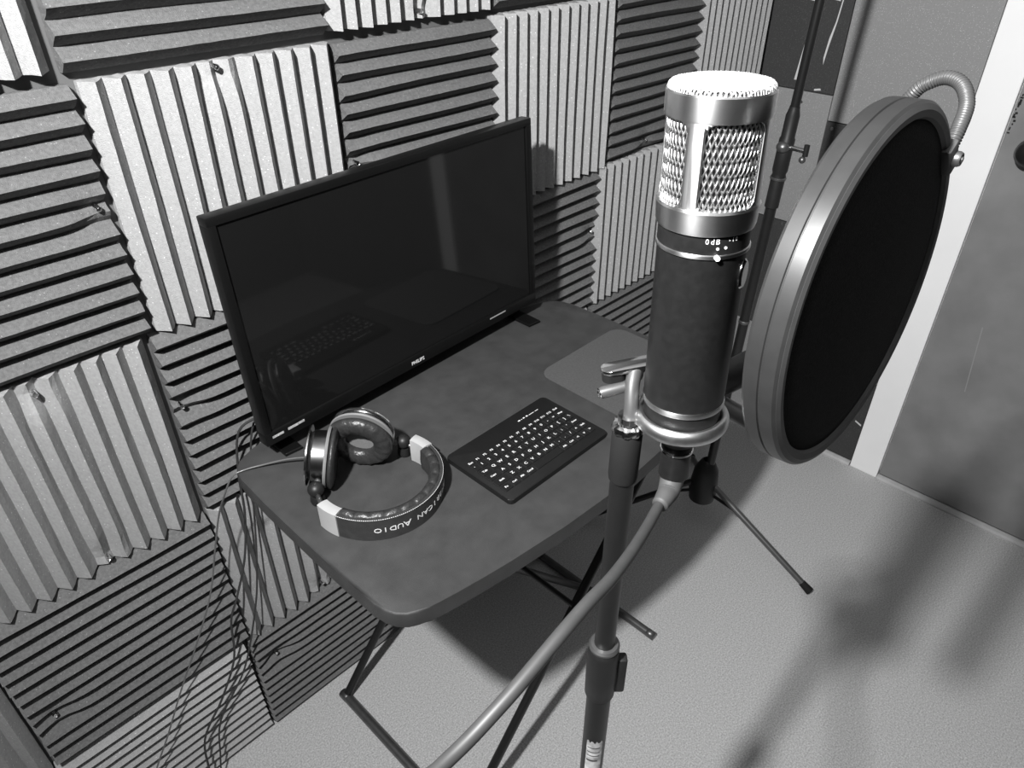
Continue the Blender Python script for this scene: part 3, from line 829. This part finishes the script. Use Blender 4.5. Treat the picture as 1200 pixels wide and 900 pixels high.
# woven wire grille
bm = bmesh.new()
nw = 56; zb, zt = .1545, .2020; pitch = 2 * PI / nw; vsp = .0038
for sgn in (1, -1):
    for k in range(nw):
        pts = []; steps = int((zt - zb) / vsp * 4)
        for i in range(steps + 1):
            s_ = zb + (zt - zb) * i / steps
            tt = (s_ - zb) / vsp
            a = pitch * (k + sgn * tt * .5)
            # crossings with the other family happen every half pitch
            wv = .00036 * sgn * math.cos(PI * tt)
            pts.append(mp(a, .0246 + wv, s_))
        tube(bm, pts, .00052, 5, caps=False)
sub('grille_mesh', bm, 'wire', mic, smooth=True)
sub('inner_screen', ML([(0, .157), (.0232, .157), (.0232, .203), (.0225, .2105), (0, .2125)], 48), 'grey_cast', mic, auto=.5)['label'] = 'finer inner screen behind the wires'
# top mesh : crossed wires bending over the rim
bm = bmesh.new()
Rt = .0262; st_ = .0018
n_ = int(Rt / st_)
for fam in (0, 1):
    for i in range(-n_, n_ + 1):
        x = i * st_
        if abs(x) > Rt - .0006: continue
        hl = math.sqrt(Rt * Rt - x * x); pts = []
        steps = max(4, int(hl * 2 / st_ * 2))
        for k in range(steps + 1):
            y_ = -hl + 2 * hl * k / steps
            rr_ = math.hypot(x, y_) / Rt
            zt_ = .2156 - .0005 * rr_ ** 2 - .0025 * max(0, (rr_ - .94) / .06) ** 1.8
            wv = .00030 * math.cos(PI * (y_ / st_ + i)) * (1 if fam else -1)
            u_, v_ = (x, y_) if fam == 0 else (y_, x)
            pts.append(MB_ + max_ * (zt_ + wv) + (toc * .7 + rgt * .7).normalized() * u_ + (toc * -.7 + rgt * .7).normalized() * v_)
        tube(bm, pts, .00050, 5)
sub('top_mesh', bm, 'wire_top', mic, smooth=True)
sub('top_inner', ML([(.0250, .2125), (.0250, .2138), (.0225, .2146), (.010, .2148), (0, .2148)], 48), 'grey_cast', mic, auto=.8)
# switch marks
bm = bmesh.new()
def on_body(bm, s, size, ang, sh, r=.02505):
    for i, ch in enumerate(s):
        a = ang + (i - (len(s) - 1) / 2) * size * .66 / r
        t = text_bm(ch, size, .00006, sx=.95)
        o_ = (toc * math.cos(a) + rgt * math.sin(a)); tg = (-toc * math.sin(a) + rgt * math.cos(a))
        join_bm(bm, t, axes(MB_ + max_ * sh + o_ * r, tg, max_, o_))
on_body(bm, '0dB', .0042, math.radians(12), .1413)
on_body(bm, '-10', .0032, math.radians(38), .1418)
sub('switch_marks', bm, 'print', mic)['label'] = 'tiny white markings under the silver head'
bm = bmesh.new()
for a, s_ in ((19, .1375), (29, .1378)):
    tube(bm, [mp(math.radians(a), .0249, s_), mp(math.radians(a), .0253, s_)], .0008, 10)
sub('indicator_dots', bm, 'print', mic)
sub('slide_switch', TB([mp(math.radians(19), .0246, .1328), mp(math.radians(19), .0272, .1328)], .0014, 12), 'white_paint', mic, auto=.6)
bd = mp(math.radians(72), .0247, .118)
o_ = (toc * math.cos(math.radians(72)) + rgt * math.sin(math.radians(72))); tg = (-toc * math.sin(math.radians(72)) + rgt * math.cos(math.radians(72)))
bm = LT([(0, .0016), (.0060, .0012), (.0070, 0), (.0070, -.001), (0, -.001)], (0, 0, 0), (0, 0, 1), 32)
for v in bm.verts: v.co = bd + tg * v.co.x * .9 + max_ * v.co.y * 1.25 + o_ * v.co.z
sub('badge', bm, 'chrome', mic, auto=.6)['label'] = 'small shiny oval badge on the right side of the body'

# ------------------------------------------------------------------ microphone holder (ring and swivel)
hl_ = thing('microphone_holder', 'grey metal swivel holder with ring joining the microphone to its stand', 'microphone holder', Vector((.3186, -.6802, 1.072)))
pr = [(.0232 + .0034 + .0034 * math.cos(2 * PI * k / 14), .0150 + .0052 * math.sin(2 * PI * k / 14)) for k in range(14)]
sub('ring', ML(pr, 72, closed=True), 'ring_metal', hl_, smooth=True)
arm = [Vector((.3180, -.6825, 1.066)), Vector((.3215, -.6790, 1.078)), Vector((.3270, -.6745, 1.0885)), Vector((.3340, -.6710, 1.0955)), Vector((.3410, -.6700, 1.0960))]
bm = bmesh.new()
tube(bm, catmull(arm[:4], 6), .0048, 14)
sub('arm', bm, 'grey_cast', hl_, smooth=True)
sub('swivel_head', sph((.3335, -.6715, 1.0915), .0055, (1.1, .9, 1.0)), 'grey_cast', hl_, smooth=True)
sub('link', TB([(.3190, -.6802, 1.072), (.3240, -.6850, 1.0715)], .0045, 12), 'grey_cast', hl_, auto=.6)
tk0 = Vector((.3300, -.6735, 1.0868)); tk1 = Vector((.3118, -.6608, 1.0830))
tn = sub('thumb_screw', TB([tk0, tk0 + (tk1 - tk0) * .93, tk1], [.0036, .0040, .0034], 20), 'grey_cast', hl_, auto=.5)
ax_t = (tk1 - tk0).normalized()
sub('screw_tip', LT([(.0034, 0), (.0036, .0006), (.0026, .0010), (.0022, .0002), (0, .0002)], tk1, ax_t, 20), 'chrome', tn, auto=.5)
# chrome loop lying across the top of the swivel
c0 = Vector((.3210, -.6582, 1.0953)); c1 = Vector((.3440, -.6760, 1.0990))
dx = (c1 - c0).normalized(); dy = Vector((0, 0, 1)).cross(dx).normalized(); dz_ = dx.cross(dy)
Lp = (c1 - c0).length
prism_bm = prism(bmesh.new(), rrect(-.004, -.0062, Lp + .004, .0062, .0060, 8), -.0012, .0018, axes(c0, dx, dy, dz_), bev=.0008, seg=2)
sub('clamp_plate', prism_bm, 'chrome', hl_, auto=.6)
prism_bm = prism(bmesh.new(), rrect(-.0035, -.0055, .012, .0055, .0052, 8), -.0075, -.0012, axes(c0, dx, dy, dz_))
sub('clamp_pad', prism_bm, 'rubber', hl_, auto=.6)

# ------------------------------------------------------------------ microphone cable
ct = MB_ - max_ * .004
mc = thing('microphone_cable', 'thick grey cable plugged into the microphone, sweeping down to the lower left', 'cable', ct)
sub('plug', LT([(0, .0), (.0095, .0), (.0100, -.001), (.0100, -.0065), (.0104, -.0070), (.0104, -.0085), (.0098, -.0095), (.0102, -.0285), (.0096, -.0300), (0, -.0300)], ct, max_, 40), 'mic_black', mc, auto=.5)
sub('plug_ring', LT([(.0100, -.0066), (.0108, -.0070), (.0108, -.0084), (.0100, -.0090)], ct, max_, 40, closed=True), 'chrome', mc, auto=.6)
bend = Vector((-.3, -.12, -1)).normalized()
bt = ct - max_ * .0295
sub('strain_relief', TB(catmull([bt + max_ * .001, (0.3333, -0.7083, 1.0159), (0.3252, -0.7105, 1.0159), (0.3174, -0.7119, 1.0153)], 5), 0, 20, radf=lambda t: .0084 - .0030 * t), 'boot_grey', mc, smooth=True)
cpts = [tuple(bt - max_ * .004)] + [(0.3313, -0.7091, 1.0147), (0.3168, -0.7117, 1.0148), (0.2876, -0.7216, 1.0222), (0.253, -0.7337, 1.0359), (0.2221, -0.7427, 1.0476), (0.1986, -0.7469, 1.0542), (0.1771, -0.7497, 1.0557), (0.1577, -0.7507, 1.0523), (0.142, -0.7509, 1.0482), (0.1274, -0.75, 1.0429), (0.1136, -0.748, 1.036), (0.0997, -0.7438, 1.026), (0.0861, -0.7373, 1.0099), (0.0661, -0.7273, 0.9399), (0.0561, -0.7173, 0.8), (.03, -.72, .50), (.05, -.70, .18), (.07, -.69, -.06), (.08, -.70, -.138), (.04, -.78, -.1425), (-.1, -.9, -.1425)]
sub('sheath', TB(catmull(cpts, 8), .0036, 18), 'cable_grey', mc, smooth=True)

# final size and place of the microphone group (a 48 mm wide microphone on top of the stand)
mic.scale = hl_.scale = mc.scale = (.9, .9, .9)
mic.location = (0.3076, -0.7225, 1.0869)
hl_.location = (0.2867, -0.7011, 1.1004)
mc.location = Vector(mic.location) - max_ * .0036

# ------------------------------------------------------------------ pop filter
pc = Vector((0.3240, -0.7970, 1.1979)); pn = Vector((-.001, -.9987, .0505)).normalized()
pf = thing('pop_filter', 'round black mesh pop filter in a silvery hoop at the right of the microphone', 'pop filter', pc)
RR = .0837
prof = [(RR - .0030, -.0150), (RR - .0008, -.0148), (RR, -.0135), (RR + .0002, -.0078), (RR - .0005, -.0074), (RR - .0005, -.0070), (RR + .0002, -.0066), (RR, -.0010), (RR - .0012, .0002), (RR - .0030, .0004)]
sub('hoop', LT(prof + [(RR - .0045, -.004), (RR - .0045, -.012)], pc, pn, 128, closed=True), 'hoop', pf, auto=.45)
sub('hoop_lip', LT([(RR - .0012, .0003), (RR - .0035, .0012), (RR - .0065, .0008), (RR - .0075, -.0010), (RR - .0070, -.0060), (RR - .0046, -.0060)], pc, pn, 128, closed=True), 'hoop_lip', pf, auto=.5)
sub('nylon_screen', LT([(0, .0028), (RR * .4, .0022), (RR * .8, .0004), (RR - .0072, -.0010), (RR - .0072, -.0030), (0, -.0010)], pc, pn, 96), 'mesh_black', pf, smooth=True)
gp = [(0.3872, -0.7940, 1.2491), (0.3931, -0.7937, 1.2577), (0.4034, -0.7913, 1.2664), (0.4109, -0.7848, 1.2729), (0.4142, -0.7767, 1.2745), (0.4147, -0.7693, 1.2712), (0.4149, -0.7632, 1.2648),
      (0.4171, -0.7518, 1.2410), (0.4104, -0.7442, 1.1994), (0.4018, -0.7367, 1.1443), (0.3840, -0.7358, 1.1121), (0.3747, -0.7256, 1.1024), (0.3673, -0.7139, 1.0908), (0.3203, -0.6904, 1.1171), (0.2975, -0.6977, 1.1262), (0.2828, -0.7050, 1.1345)]
pts = catmull(gp, 40)
# ribbed flexible tube
bm = bmesh.new()
cum = 0; rad = []
for i in range(len(pts)):
    if i: cum += (pts[i] - pts[i - 1]).length
    rad.append(.0032 + .00035 * math.cos(cum / .0014 * 2 * PI) * 1.0)
# resample densely so that every rib is resolved
dense = []; dr = []; cum = 0
for i in range(len(pts) - 1):
    seg_l = (pts[i + 1] - pts[i]).length; k = max(1, int(seg_l / .00035))
    for j in range(k):
        t = j / k; dense.append(pts[i].lerp(pts[i + 1], t)); dr.append(.0032 + .00035 * math.cos((cum + seg_l * t) / .0014 * 2 * PI))
    cum += seg_l
tube(bm, dense, dr, 14)
gn = sub('gooseneck', bm, 'grey_cast', pf, smooth=True)
gn['label'] = 'ribbed grey flexible tube looping behind the hoop'
sub('gooseneck_sleeve', TB([(0.3840, -0.7358, 1.1121), (0.3747, -0.7256, 1.1024), (0.3673, -0.7139, 1.0908)], .0100, 20), 'hoop_lip', pf, smooth=True)['label'] = 'smooth dark grey sleeve near the clamp'
sub('clamp_bar', TB([(0.3638, -0.7193, 1.0765), (0.3670, -0.7414, 1.0715)], .0058, 20), 'collar_grey', pf, auto=.6)
br = pc + Vector((.0600, .0015, .0500))
bm = B((-.0045, -.0085, -.006), (.0045, .0085, .0035), .0015, 2, mw=axes((0.3861, -0.7945, 1.2464), Vector((.8, 0, .6)), Vector((-.6, 0, .8)), pn))
sub('bracket', bm, 'hoop_lip', pf, auto=.6)
sub('bracket_screw', LT([(0, .0030), (.0012, .0030), (.0016, .0018), (.0030, .0024), (.0036, .0012), (.0036, -.003), (0, -.003)], Vector((0.3861, -0.7945, 1.2464)) + pn * .004, pn, 20), 'dark_steel', pf, auto=.5)
pf.scale = (1.093, 1.093, 1.093); pf.location = (0.3540, -0.7885, 1.1833)      # an 18 cm hoop
